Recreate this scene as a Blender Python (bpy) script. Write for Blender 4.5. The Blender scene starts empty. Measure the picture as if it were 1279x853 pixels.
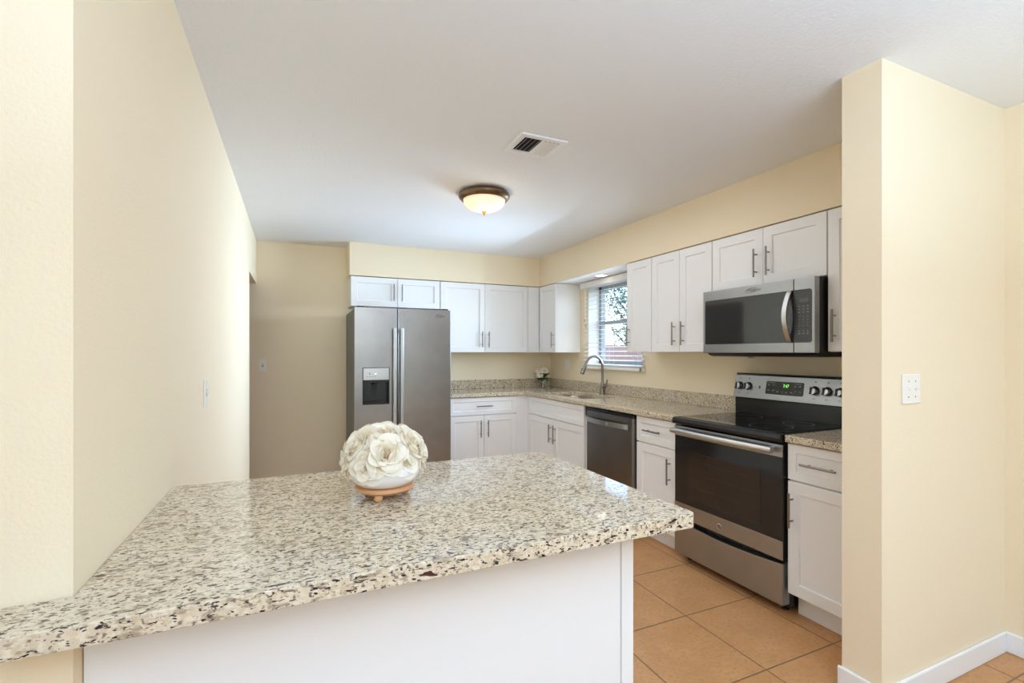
import bpy, bmesh, math, random
from mathutils import Vector, Matrix
R = math.radians
PI = math.pi
random.seed(7)
S = bpy.context.scene
C = S.collection

# ------------------------------------------------------------------ camera
F_PX, CX, HORIZON, YAW, CAM_H = 601.84, 639.5, 440.9, 0.4226, 1.3325
cd = bpy.data.cameras.new('camera')
cd.sensor_width = 36.0
cd.lens = 36.0 * F_PX / 1279.0
cd.shift_y = (HORIZON - 426.5) / 1279.0
cd.clip_start = 0.05
cam = bpy.data.objects.new('camera', cd)
C.objects.link(cam)
cam.location = (0, 0, CAM_H)
cam.rotation_euler = (PI / 2, 0, -YAW)
S.camera = cam

# ------------------------------------------------------------------ world, sun, lights, exposure
W = bpy.data.worlds.new('sky')
S.world = W
W.use_nodes = True
nt = W.node_tree
bg = nt.nodes['Background']
sky = nt.nodes.new('ShaderNodeTexSky')
sky.sky_type = 'NISHITA'
sky.sun_disc = False
sky.sun_elevation = R(48)
sky.sun_rotation = R(200)
nt.links.new(sky.outputs[0], bg.inputs[0])
bg.inputs[1].default_value = 1.1

def lamp(name, kind, loc, rot, energy, color=(1, 1, 1), **kw):
    d = bpy.data.lights.new(name, kind)
    d.energy = energy
    d.color = color
    for k, v in kw.items():
        setattr(d, k, v)
    o = bpy.data.objects.new(name, d)
    C.objects.link(o)
    o.location = loc
    o.rotation_euler = rot
    return o

lamp('sun', 'SUN', (0, 0, 10), (R(40), 0, R(75)), 3.0, (1, .96, .9), angle=R(1))
# light of the room: added fill lamps on the dining side and in the kitchen, window daylight
lamp('dining_fill', 'AREA', (0.2, -3.3, 1.35), (R(90), 0, 0), 32.0, (0.46, 0.76, 1.000), shape='RECTANGLE', size=4.2, size_y=2.2)  # added fill lamp in front of the closed rear wall, no window there
lamp('ceiling_bounce_fill', 'AREA', (0.8, -1.1, 1.62), (R(180), 0, 0), 132.00, (0.46, 0.70, 1.000), shape='RECTANGLE', size=2.4, size_y=2.0)  # added fill lamp behind the camera, aimed up for soft even light
lamp('camera_flash', 'AREA', (0.65, -0.75, 2.05), (R(72), 0, R(-8)), 10.5, (1, .86, .76), shape='DISK', size=.7)
lamp('kitchen_overhead_fill', 'AREA', (1.40, 2.85, 2.36), (0, 0, 0), 11, (.90, .92, 1), shape='RECTANGLE', size=1.6, size_y=2.0)  # added soft lamp facing down below the ceiling, no fixture there
lamp('window_daylight', 'AREA', (2.815, 3.97, 1.63), (0, R(90), 0), 22.0, (0.565, 0.753, 1.000), shape='RECTANGLE', size=.80, size_y=.90, spread=R(80))
lamp('window_skylight', 'AREA', (2.815, 3.97, 1.63), (0, R(90), 0), 18.0, (0.68, 0.87, 1.000), shape='RECTANGLE', size=.80, size_y=.90, spread=R(150))
S.view_settings.view_transform = 'Standard'
S.view_settings.look = 'None'
S.view_settings.gamma = 1.0
S.view_settings.use_curve_mapping = False
S.view_settings.exposure = 0.0
S.cycles.max_bounces = 12
S.cycles.diffuse_bounces = 9
S.cycles.glossy_bounces = 5
S.cycles.transmission_bounces = 8
S.cycles.transparent_max_bounces = 10
S.cycles.sample_clamp_indirect = 6.0
S.cycles.use_denoising = True

# ------------------------------------------------------------------ materials
def srgb(r, g, b):
    f = lambda c: c / 12.92 if c <= .04045 else ((c + .055) / 1.055) ** 2.4
    return (f(r / 255), f(g / 255), f(b / 255), 1)

def setin(n, name, v):
    if name in n.inputs:
        n.inputs[name].default_value = v

class Mat:
    def __init__(s, name, col=(.8, .8, .8, 1), rough=.5, metal=0, **kw):
        s.m = bpy.data.materials.new(name)
        s.m.use_nodes = True
        s.t = s.m.node_tree
        s.b = s.t.nodes['Principled BSDF']
        setin(s.b, 'Base Color', col)
        setin(s.b, 'Roughness', rough)
        setin(s.b, 'Metallic', metal)
        for k, v in kw.items():
            setin(s.b, k, v)
    def n(s, typ, **kw):
        x = s.t.nodes.new('ShaderNode' + typ)
        for k, v in kw.items():
            if hasattr(x, k):
                setattr(x, k, v)
            else:
                x.inputs[k.replace('_', ' ')].default_value = v
        return x
    def l(s, a, b):
        s.t.links.new(a, b)
    def coords(s, scale=(1, 1, 1), rot=(0, 0, 0)):
        tc = s.n('TexCoord')
        mp = s.n('Mapping')
        mp.inputs['Scale'].default_value = scale
        mp.inputs['Rotation'].default_value = rot
        s.l(tc.outputs['Object'], mp.inputs[0])
        return mp.outputs[0]
    def ramp(s, src, stops):
        r = s.n('ValToRGB')
        el = r.color_ramp.elements
        while len(el) < len(stops):
            el.new(.5)
        for e, (p, c) in zip(el, stops):
            e.position = p
            e.color = c if len(c) == 4 else (*c, 1)
        s.l(src, r.inputs[0])
        return r.outputs[0]
    def mix(s, fac, a, b):
        m = s.n('Mix', data_type='RGBA')
        for v, k in ((fac, 0), (a, 6), (b, 7)):
            if hasattr(v, 'links'):
                s.l(v, m.inputs[k])
            else:
                m.inputs[k].default_value = v
        return m.outputs[2]
    def bump(s, src, strength, dist=.01):
        b = s.n('Bump')
        b.inputs['Strength'].default_value = strength
        b.inputs['Distance'].default_value = dist
        s.l(src, b.inputs['Height'])
        s.l(b.outputs[0], s.b.inputs['Normal'])
    def math(s, op, a, b=None, c=None):
        m = s.n('Math', operation=op)
        for i, v in enumerate((a, b, c)):
            if v is None:
                continue
            if hasattr(v, 'links'):
                s.l(v, m.inputs[i])
            else:
                m.inputs[i].default_value = v
        return m.outputs[0]

def paint(name, col, rough, scale, strength):
    M = Mat(name, col, rough)
    co = M.coords((scale,) * 3)
    n = M.n('TexNoise', Scale=1.0, Detail=3.0, Roughness=.6)
    M.l(co, n.inputs['Vector'])
    M.bump(n.outputs['Fac'], strength, .003)
    return M.m

m_wall = paint('cream wall paint', srgb(239, 225, 197), .62, 130, .25)
m_ceil = paint('white ceiling paint', srgb(234, 237, 240), .8, 90, .5)
m_trim = paint('white trim gloss', srgb(238, 239, 240), .35, 60, .03)
m_cab = paint('white cabinet paint', srgb(236, 237, 238), .32, 40, .02)
m_cabin = Mat('cabinet inside shade gap', srgb(150, 148, 144), .7).m
m_plate = Mat('white plastic', srgb(240, 237, 230), .35).m
m_plate2 = Mat('ivory plastic slot', srgb(120, 116, 110), .4).m
m_blind = Mat('white blind slat', srgb(240, 240, 240), .45).m
m_black = Mat('black enamel', srgb(22, 22, 24), .22).m
m_blackm = Mat('black plastic', srgb(26, 26, 27), .45).m
m_bglass = Mat('black ceramic glass', srgb(10, 10, 11), .06, **{'Specular IOR Level': .6}).m
m_dark = Mat('dark tinted oven glass', srgb(40, 35, 33), .07).m
m_mglass = Mat('microwave tinted glass', srgb(46, 46, 48), .07, **{'Specular IOR Level': .7}).m
m_frame = Mat('window frame grey', srgb(150, 160, 164), .4).m
m_bronze = Mat('bronze fixture metal', srgb(122, 100, 78), .35, .9).m
m_brass = Mat('brass finial', srgb(176, 130, 60), .3, .9).m
m_wood = None

def stainless(name, col, rough, stretch):
    M = Mat(name, col, rough, 1.0)
    co = M.coords(stretch)
    n = M.n('TexNoise', Scale=1.0, Detail=4.0, Roughness=.6)
    M.l(co, n.inputs['Vector'])
    r = M.ramp(n.outputs['Fac'], [(.3, (rough - .02,) * 3), (.7, (rough + .03,) * 3)])
    M.l(r, M.b.inputs['Roughness'])
    n2 = M.n('TexNoise', Scale=5.0, Detail=3.0)
    M.l(M.coords(), n2.inputs['Vector'])
    dk = (col[0] * .9, col[1] * .9, col[2] * .905, 1)
    M.l(M.mix(M.ramp(n2.outputs['Fac'], [(.35, (0, 0, 0)), (.65, (1, 1, 1))]), dk, col), M.b.inputs['Base Color'])
    return M.m

m_steel = stainless('brushed stainless steel', srgb(168, 169, 171), .30, (6, 6, 260))
m_steelv = stainless('brushed fridge steel', srgb(160, 159, 157), .30, (260, 260, 6))
m_steelh = Mat('brushed steel bar', srgb(196, 196, 196), .3, 1.0).m
m_dsteel = stainless('dark dishwasher steel', srgb(132, 130, 128), .32, (6, 6, 260))
m_sidegrey = Mat('grey textured fridge side', srgb(108, 107, 106), .5).m
m_nickel = Mat('brushed nickel', srgb(142, 135, 128), .3, 1.0).m
m_chrome = Mat('chrome', srgb(225, 225, 225), .12, 1.0).m
m_sink = stainless('sink steel', srgb(190, 180, 168), .3, (30, 30, 30))

# granite
def granite():
    M = Mat('speckled cream granite', (.6, .5, .4, 1), .055)
    co = M.coords((1, 1, 1))
    st = M.coords((.66, 1.5, 1.7), (0, 0, R(14)))
    def noise(scale, detail, rough, v=co, dist=0):
        n = M.n('TexNoise', Scale=scale, Detail=detail, Roughness=rough, Distortion=dist)
        M.l(v, n.inputs['Vector'])
        return n.outputs['Fac']
    base = M.mix(M.ramp(noise(10, 4, .6), [(.35, (0, 0, 0)), (.65, (1, 1, 1))]), srgb(212, 198, 173), srgb(196, 178, 149))
    base = M.mix(M.ramp(noise(80, 3, .6), [(.42, (0, 0, 0)), (.62, (1, 1, 1))]), base, srgb(224, 213, 191))
    base = M.mix(M.ramp(noise(56, 2, .6, st), [(.55, (0, 0, 0)), (.64, (1, 1, 1))]), base, srgb(168, 152, 130))
    base = M.mix(M.ramp(noise(118, 2, .5), [(.60, (0, 0, 0)), (.66, (1, 1, 1))]), base, srgb(132, 118, 106))
    base = M.mix(M.ramp(noise(76, 3, .62, st, .6), [(.612, (0, 0, 0)), (.65, (1, 1, 1))]), base, srgb(74, 62, 60))
    base = M.mix(M.ramp(noise(100, 2, .5, st, .4), [(.618, (0, 0, 0)), (.64, (1, 1, 1))]), base, srgb(44, 36, 38))
    base = M.mix(M.ramp(noise(33, 2, .5, st, .5), [(.69, (0, 0, 0)), (.71, (1, 1, 1))]), base, srgb(72, 38, 38))
    M.l(base, M.b.inputs['Base Color'])
    return M.m
m_granite = granite()

# floor tile
def tile():
    M = Mat('terracotta beige floor tile', (.5, .3, .15, 1), .42)
    tc = M.n('TexCoord')
    sp = M.n('SeparateXYZ')
    M.l(tc.outputs['Object'], sp.inputs[0])
    fx = M.math('FRACT', M.math('DIVIDE', M.math('SUBTRACT', sp.outputs[0], 1.808 - .441 * 20), .441))
    fy = M.math('FRACT', M.math('DIVIDE', M.math('SUBTRACT', sp.outputs[1], 1.411 - .4567 * 20), .4567))
    dx = M.math('MINIMUM', fx, M.math('SUBTRACT', 1.0, fx))
    dy = M.math('MINIMUM', fy, M.math('SUBTRACT', 1.0, fy))
    d = M.math('MINIMUM', dx, dy)
    g = M.ramp(d, [(.0035, (1, 1, 1)), (.0075, (0, 0, 0))])
    n = M.n('TexNoise', Scale=7.0, Detail=6.0, Roughness=.65)
    M.l(tc.outputs['Object'], n.inputs['Vector'])
    n2 = M.n('TexNoise', Scale=60.0, Detail=3.0, Roughness=.6)
    M.l(tc.outputs['Object'], n2.inputs['Vector'])
    base = M.mix(M.ramp(n.outputs['Fac'], [(.3, (0, 0, 0)), (.7, (1, 1, 1))]), srgb(190, 138, 88), srgb(205, 154, 103))
    base = M.mix(M.ramp(n2.outputs['Fac'], [(.5, (0, 0, 0)), (.75, (1, 1, 1))]), base, srgb(172, 126, 82))
    M.l(M.mix(g, base, srgb(112, 84, 62)), M.b.inputs['Base Color'])
    h = M.ramp(d, [(.002, (0, 0, 0)), (.014, (1, 1, 1))])
    M.bump(h, .6, .004)
    return M.m
m_tile = tile()

def woodmat(name, a, b, scale=(6, 60, 6)):
    M = Mat(name, a, .55)
    n = M.n('TexNoise', Scale=1.0, Detail=5.0, Roughness=.6)
    M.l(M.coords(scale), n.inputs['Vector'])
    M.l(M.mix(n.outputs['Fac'], a, b), M.b.inputs['Base Color'])
    return M.m
m_stand = woodmat('light wood stand', srgb(226, 176, 130), srgb(205, 150, 105), (8, 50, 8))
m_fence = woodmat('weathered red wood fence', srgb(150, 118, 112), srgb(122, 92, 88), (4, 4, 1.2))
m_bark = woodmat('tree bark', srgb(110, 90, 74), srgb(80, 64, 52), (14, 14, 3))
m_ceramic = Mat('white glazed ceramic', srgb(243, 240, 237), .12, **{'Coat Weight': .4}).m

def petalmat(name, edge, heart):
    M = Mat(name, edge, .6)
    a = M.n('Attribute', attribute_name='heart')
    c = M.mix(a.outputs['Fac'], edge, heart)
    M.l(c, M.b.inputs['Base Color'])
    t = M.n('BsdfTranslucent')
    M.l(c, t.inputs['Color'])
    x = M.n('MixShader')
    x.inputs[0].default_value = .36
    M.l(M.b.outputs[0], x.inputs[1]); M.l(t.outputs[0], x.inputs[2])
    M.l(x.outputs[0], M.t.nodes['Material Output'].inputs[0])
    return M.m
m_petal = petalmat('cream rose petal', srgb(255, 251, 241), srgb(255, 226, 150))
m_petal2 = petalmat('white rose petal', srgb(255, 251, 244), srgb(250, 232, 190))
m_leaf = Mat('green rose leaf', srgb(58, 100, 42), .5).m
m_stem = Mat('green stem', srgb(70, 105, 55), .5).m
m_foliage = Mat('tree leaves', srgb(76, 118, 116), .6).m
m_grass = paint('lawn', srgb(70, 84, 46), .9, 20, .5)

def glassmat(name, col, rough=0.0, thin=False):
    M = Mat(name, col, rough)
    setin(M.b, 'Transmission Weight', 1.0)
    setin(M.b, 'IOR', 1.45)
    return M.m
m_glass = glassmat('clear glass', (1, 1, 1, 1))
# window pane: plain sheet that lets daylight straight through with a faint reflection
Mp = Mat('window pane glass')
tr = Mp.n('BsdfTransparent')
gl = Mp.n('BsdfGlossy', Roughness=.02)
mx = Mp.n('MixShader')
mx.inputs[0].default_value = .06; Mp.l(tr.outputs[0], mx.inputs[1]); Mp.l(gl.outputs[0], mx.inputs[2])
Mp.l(mx.outputs[0], Mp.t.nodes['Material Output'].inputs[0])
m_pane = Mp.m

def emit(name, col, st):
    M = Mat(name, col, .4)
    setin(M.b, 'Emission Color', col)
    setin(M.b, 'Emission Strength', st)
    return M.m
Md = Mat('lit frosted glass dome', srgb(240, 225, 200), .35)
_tc = Md.n('TexCoord'); _ln = Md.n('VectorMath', operation='DISTANCE')
Md.l(_tc.outputs['Object'], _ln.inputs[0]); _ln.inputs[1].default_value = (.02, -.045, -.12)
Md.l(Md.ramp(_ln.outputs['Value'], [(.02, srgb(255, 250, 236)), (.085, srgb(252, 228, 186)), (.16, srgb(226, 190, 140))]), Md.b.inputs['Emission Color'])
setin(Md.b, 'Emission Strength', .62)
m_dome = Md.m
m_can = emit('lit recessed lens', srgb(255, 250, 238), 4.0)
m_digit = emit('green clock digits', (.25, 1, .12, 1), 1.6)
m_led = emit('white indicator led', (.85, .9, 1, 1), 2.0)
m_mark = Mat('dark printed mark', srgb(48, 46, 44), .5).m
m_lmark = Mat('pale printed mark', srgb(150, 150, 152), .5).m

# ------------------------------------------------------------------ mesh builder
def ident(w, d, z): return (w, d, z)
def face_right(xf): return lambda w, d, z: (xf - d, w, z)     # fronts on the right wall, looking at -X ; w = world Y
def face_back(yf): return lambda w, d, z: (w, yf - d, z)      # fronts on the back wall, looking at -Y ; w = world X

class MB:
    def __init__(s, T=ident):
        s.bm = bmesh.new()
        s.T = T
    def v(s, w, d, z):
        return s.bm.verts.new(s.T(w, d, z))
    def f(s, vs):
        try:
            return s.bm.faces.new(vs)
        except ValueError:
            return None
    def box(s, w0, w1, d0, d1, z0, z1):
        v = [s.v(w, d, z) for w in (w0, w1) for d in (d0, d1) for z in (z0, z1)]
        for q in ((0, 1, 3, 2), (4, 6, 7, 5), (0, 4, 5, 1), (2, 3, 7, 6), (0, 2, 6, 4), (1, 5, 7, 3)):
            s.f([v[i] for i in q])
        return s
    def prism(s, pts, a0, a1, axis='w'):
        # pts: closed 2D outline; axis = extrusion axis
        def P(p, a):
            if axis == 'w': return s.v(a, p[0], p[1])
            if axis == 'd': return s.v(p[0], a, p[1])
            return s.v(p[0], p[1], a)
        A = [P(p, a0) for p in pts]; B = [P(p, a1) for p in pts]
        n = len(pts)
        s.f(A); s.f(B)
        for i in range(n):
            s.f([A[i], A[(i + 1) % n], B[(i + 1) % n], B[i]])
        return s
    def tube(s, pts, r, n=12, caps=True):
        pts = [Vector(s.T(*p)) for p in pts]
        rs = r if isinstance(r, (list, tuple)) else [r] * len(pts)
        rings = []
        prev = None
        for i, p in enumerate(pts):
            t = (pts[min(i + 1, len(pts) - 1)] - pts[max(i - 1, 0)]).normalized()
            if prev is None:
                a = Vector((0, 0, 1)) if abs(t.z) < .9 else Vector((1, 0, 0))
                u = t.cross(a).normalized()
            else:
                u = (prev - t * prev.dot(t)).normalized()
            prev = u
            w = t.cross(u)
            rings.append([s.bm.verts.new(p + (u * math.cos(2 * PI * k / n) + w * math.sin(2 * PI * k / n)) * rs[i]) for k in range(n)])
        for A, B in zip(rings, rings[1:]):
            for k in range(n):
                s.f([A[k], A[(k + 1) % n], B[(k + 1) % n], B[k]])
        if caps:
            s.f(rings[0]); s.f(rings[-1])
        return s
    def lathe(s, prof, c, n=48, axis='z'):
        # prof [(r, h)], c centre in (w,d,z); axis z or d
        rings = []
        for r, h in prof:
            if r < 1e-6:
                p = (c[0], c[1], c[2] + h) if axis == 'z' else (c[0], c[1] + h, c[2])
                rings.append([s.v(*p)])
            else:
                L = []
                for k in range(n):
                    a = 2 * PI * k / n
                    if axis == 'z': L.append(s.v(c[0] + r * math.cos(a), c[1] + r * math.sin(a), c[2] + h))
                    else: L.append(s.v(c[0] + r * math.cos(a), c[1] + h, c[2] + r * math.sin(a)))
                rings.append(L)
        for A, B in zip(rings, rings[1:]):
            for k in range(n):
                k2 = (k + 1) % n
                if len(A) == 1 and len(B) == 1: continue
                if len(A) == 1: s.f([A[0], B[k], B[k2]])
                elif len(B) == 1: s.f([A[k], A[k2], B[0]])
                else: s.f([A[k], A[k2], B[k2], B[k]])
        return s
    def shaker(s, w0, w1, z0, z1, d0, t=.019, rail=.058, rec=.008, chamf=.004):
        if min(w1 - w0, z1 - z0) < 2.6 * rail: rail = min(w1 - w0, z1 - z0) * .24
        def rect(i, d):
            return [s.v(w0 + i, d, z0 + i), s.v(w1 - i, d, z0 + i), s.v(w1 - i, d, z1 - i), s.v(w0 + i, d, z1 - i)]
        e = .0015
        L = [rect(0, d0), rect(0, d0 + t - e), rect(e, d0 + t), rect(rail, d0 + t), rect(rail + chamf, d0 + t - rec)]
        s.f(L[0]); s.f(L[-1])
        for A, B in zip(L, L[1:]):
            for k in range(4):
                s.f([A[k], A[(k + 1) % 4], B[(k + 1) % 4], B[k]])
        return s
    def text(s, txt, size, w0, d, z0, flip=1, shear=0, depth=.0004, sx=1.0):
        cu = bpy.data.curves.new('lettering', 'FONT')
        cu.body = txt; cu.size = size; cu.shear = shear; cu.align_x = 'CENTER'; cu.align_y = 'CENTER'
        cu.resolution_u = 2
        o = bpy.data.objects.new('lettering', cu)
        C.objects.link(o)
        bpy.context.view_layer.update()
        me = bpy.data.meshes.new_from_object(o.evaluated_get(bpy.context.evaluated_depsgraph_get()))
        vs = [s.v(w0 + flip * v.co.x * sx, d, z0 + v.co.y) for v in me.vertices]
        for p in me.polygons:
            s.f([vs[i] for i in p.vertices])
        C.objects.unlink(o)
        bpy.data.objects.remove(o); bpy.data.curves.remove(cu); bpy.data.meshes.remove(me)
        return s
    def done(s, name, mat, parent=None, bevel=0, seg=2, smooth=False, keepn=False, loc=None):
        if not keepn:
            bmesh.ops.recalc_face_normals(s.bm, faces=s.bm.faces[:])
        off = Vector((0, 0, 0))
        if parent is not None: off = Vector(parent['_o'])
        elif loc is not None: off = Vector(loc)
        if off.length > 0:
            bmesh.ops.translate(s.bm, verts=s.bm.verts[:], vec=-off)
        me = bpy.data.meshes.new(name)
        s.bm.to_mesh(me); s.bm.free()
        if smooth:
            me.polygons.foreach_set('use_smooth', [True] * len(me.polygons))
            if smooth != 'all':
                me.set_sharp_from_angle(angle=R(40))
        me.materials.append(mat)
        o = bpy.data.objects.new(name, me)
        C.objects.link(o)
        if parent is not None:
            o.parent = parent
            o['_o'] = list(off)
        else:
            o.location = off
            o['_o'] = list(off)
        if bevel:
            b = o.modifiers.new('bevel', 'BEVEL')
            b.width = bevel; b.segments = seg; b.limit_method = 'ANGLE'; b.angle_limit = R(50)
            b.harden_normals = False
        return o

def split_marks(T, boxes, name, mat, parent):
    for q in boxes:
        MB(T).box(*q).done(name, mat, parent)
class Marks:
    def __init__(s): s.q = []
    def box(s, *a):
        s.q.append(a); return s

def thing(name, label, cat, loc, group=None):
    o = bpy.data.objects.new(name, None)
    C.objects.link(o)
    o.location = loc
    o.empty_display_size = .05
    o['_o'] = list(loc)
    return tag(o, label, cat, group)
def tag(o, label, cat, group=None):
    o['label'] = label; o['category'] = cat
    if group: o['group'] = group
    return o
def struct(o):
    o['kind'] = 'structure'
    return o

# ------------------------------------------------------------------ room shell
XR, YB, ZC = 2.90, 5.28, 2.425            # right wall, back wall, ceiling
XL = -0.344                               # left wall
SOFF_Z = 2.100
XD0, YD0 = -2.6, -3.6                     # dining side behind the camera

struct(MB().box(XD0 - .2, XR + .2, YD0 - .2, YB + .2, -.12, 0).done('floor', m_tile))
struct(MB().box(XD0 - .2, XR + .2, YD0 - .2, YB + .2, ZC, ZC + .12).done('ceiling', m_ceil))
struct(MB().box(XD0 - .2, XR + .2, YB, YB + .2, 0, ZC).done('wall_back', m_wall))
# left wall with a doorway beside the back wall
w = MB()
w.box(XL - .115, XL, 1.052, 4.49, 0, ZC).box(XL - .115, XL, 4.49, YB, 2.005, ZC)
struct(w.done('wall_left', m_wall))
struct(MB().box(XD0, XL - .115, 1.052, 1.167, 0, ZC).done('wall_near_left', m_wall))
struct(MB().box(-1.75, -1.65, 1.167, YB, 0, ZC).done('wall_hallway', m_wall))
# right wall with the window opening
WY0, WY1, WZ0, WZ1 = 3.53, 4.43, 1.20, 2.06
w = MB()
w.box(XR, XR + .2, YD0, WY0, 0, ZC).box(XR, XR + .2, WY1, YB, 0, ZC)
w.box(XR, XR + .2, WY0, WY1, 0, WZ0).box(XR, XR + .2, WY0, WY1, WZ1, ZC)
struct(w.done('wall_right', m_wall))
# short partition wall
PX0, PY0, PY1 = 1.98, 1.065, 1.208
struct(MB().box(PX0, XR, PY0, PY1, 0, ZC).done('wall_partition', m_wall))
# dining side behind the camera
struct(MB().box(XD0 - .2, XD0, YD0, 1.167, 0, ZC).done('wall_dining_left', m_wall))
struct(MB().box(XD0, XR, YD0 - .2, YD0, 0, ZC).done('wall_rear', m_wall))
# soffits over the wall cabinets
SX, SY = 2.583, 4.965
s1 = MB().box(SX, XR, PY1, YB, SOFF_Z, ZC)
struct(s1.done('soffit_right', m_wall))
struct(MB().box(.487, SX, SY, YB, SOFF_Z, ZC).done('soffit_back', m_wall))
# painted white underside above the sink window
struct(MB().box(SX + .002, XR - .002, 3.36, 4.575, SOFF_Z - .006, SOFF_Z - .0005).done('trim_1', m_trim))
# baseboards
def baseboard(name, x0, x1, y0, y1):
    return struct(MB().box(x0, x1, y0, y1, 0, .092).done(name, m_trim, bevel=.006))
baseboard('baseboard_partition', PX0 - .013, XR - .014, PY0 - .013, PY0 - .0005)
baseboard('baseboard_partition_end', PX0 - .013, PX0 - .0005, PY0, PY1 + .012)
baseboard('baseboard_right', XR - .013, XR - .0005, YD0, PY0 - .0005)
baseboard('baseboard_back', XL - 1.2, .44, YB - .013, YB - .0005)
baseboard('baseboard_left', XL + .0005, XL + .013, 1.80, 4.49)
baseboard('baseboard_near_left', XD0, XL - .12, 1.039, 1.0515)

# window
wf = MB()
X0, X1 = XR + .135, XR + .19
for a, b, c, d in ((WY0, WY0 + .05, WZ0, WZ1), (WY1 - .05, WY1, WZ0, WZ1)):
    wf.box(X0, X1, a, b, c, d)
wf.box(X0, X1, WY0, WY1, WZ0, WZ0 + .05).box(X0, X1, WY0, WY1, WZ1 - .05, WZ1)
wf = struct(wf.done('window_1', m_frame))
MB().box(X0 - .008, X0 + .03, WY0 + .05, WY1 - .05, 1.632, 1.672).done('meeting_rail', m_frame, wf)
MB().box(X0 + .028, X0 + .032, WY0 + .05, WY1 - .05, 1.672, WZ1 - .05).done('pane', m_pane, wf)
MB().box(X0 + .012, X0 + .016, WY0 + .05, WY1 - .05, WZ0 + .05, 1.632).done('pane', m_pane, wf)
for nm_, a_, b_, c_, d_ in (('jamb', WY0 + .0005, WY0 + .008, WZ0 + .0125, WZ1 - .0005), ('jamb', WY1 - .008, WY1 - .0005, WZ0 + .0125, WZ1 - .0005), ('head_jamb', WY0 + .0085, WY1 - .0085, WZ1 - .008, WZ1 - .0005)):
    MB().box(XR + .001, X0, a_, b_, c_, d_).done(nm_, m_trim, wf)
MB().box(XR + .001, X0, WY0 + .001, WY1 - .001, WZ0 + .0005, WZ0 + .012).done('window_sill', m_trim, wf)

# ------------------------------------------------------------------ outside
struct(MB().box(XR + .25, 40, -30, 40, -.3, -.1).done('ground_outside', m_grass))
w = MB()
y = 1.0
FX = 8.2
while y < 16:
    w.box(FX, FX + .02, y, y + .135, -.1, 1.56 + random.uniform(-.01, .01)); y += .142
fence = w.done('wooden_fence', m_fence, loc=(FX, 8, -.1))
tag(fence, 'reddish picket fence outside, seen through the window blind', 'fence')
MB().box(FX + .021, FX + .06, 1, 16, .3, .39).box(FX + .021, FX + .06, 1, 16, 1.2, 1.29).done('rail', m_fence, fence)
def tree(x, y, h, cr, label, seed, nleaf=3600):
    random.seed(seed)
    t = thing('leafy_tree', label, 'tree', (x, y, -.1))
    k = MB()
    k.tube([(x, y, -.1), (x + .05, y, h * .35), (x + .1, y + .1, h * .75)], [.17, .12, .05], 10)
    for i in range(7):
        a = i * 2.4; z0 = h * (.3 + .05 * i)
        k.tube([(x + .05, y, z0), (x + .5 * cr * math.cos(a), y + .5 * cr * math.sin(a), z0 + .5), (x + .8 * cr * math.cos(a), y + .8 * cr * math.sin(a), z0 + .9)], [.05, .03, .012], 6)
    k.done('trunk', m_bark, t, smooth=True)
    L = MB()
    cl = [(x + random.gauss(0, cr * .45), y + random.gauss(0, cr * .45), h * (.42 + .5 * random.random())) for _ in range(34)]
    for i in range(nleaf):
        c = random.choice(cl)
        p = Vector((c[0] + random.gauss(0, .28), c[1] + random.gauss(0, .28), c[2] + random.gauss(0, .22)))
        u = Vector((random.gauss(0, 1), random.gauss(0, 1), random.gauss(0, .6))).normalized()
        n = u.cross(Vector((random.gauss(0, 1), random.gauss(0, 1), random.gauss(0, 1)))).normalized()
        l, wd = random.uniform(.07, .12), random.uniform(.025, .045)
        vs = [L.bm.verts.new(q) for q in (p, p + u * l * .5 + n * wd, p + u * l, p + u * l * .5 - n * wd)]
        L.f(vs)
    L.done('foliage', m_foliage, t, keepn=True)
tree(9.75, 12.6, 4.3, .85, 'leafy tree beyond the fence, filling the left of the window view', 3)
tree(11.0, 7.6, 4.6, 1.3, 'leafy tree beyond the fence, mostly hidden by the cabinet at right', 5)

# ------------------------------------------------------------------ cabinets
def bar_handle(T, w, z, d, length, vertical, parent, mat=None):
    h = MB(T)
    so = .030
    if vertical:
        h.tube([(w, d + so, z - length / 2), (w, d + so, z + length / 2)], .0058, 12)
        for q in (-1, 1): h.tube([(w, d, z + q * length * .31), (w, d + so, z + q * length * .31)], .0042, 8)
    else:
        h.tube([(w - length / 2, d + so, z), (w + length / 2, d + so, z)], .0058, 12)
        for q in (-1, 1): h.tube([(w + q * length * .31, d, z), (w + q * length * .31, d + so, z)], .0042, 8)
    return h.done('handle', m_nickel, parent, smooth=True)

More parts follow.
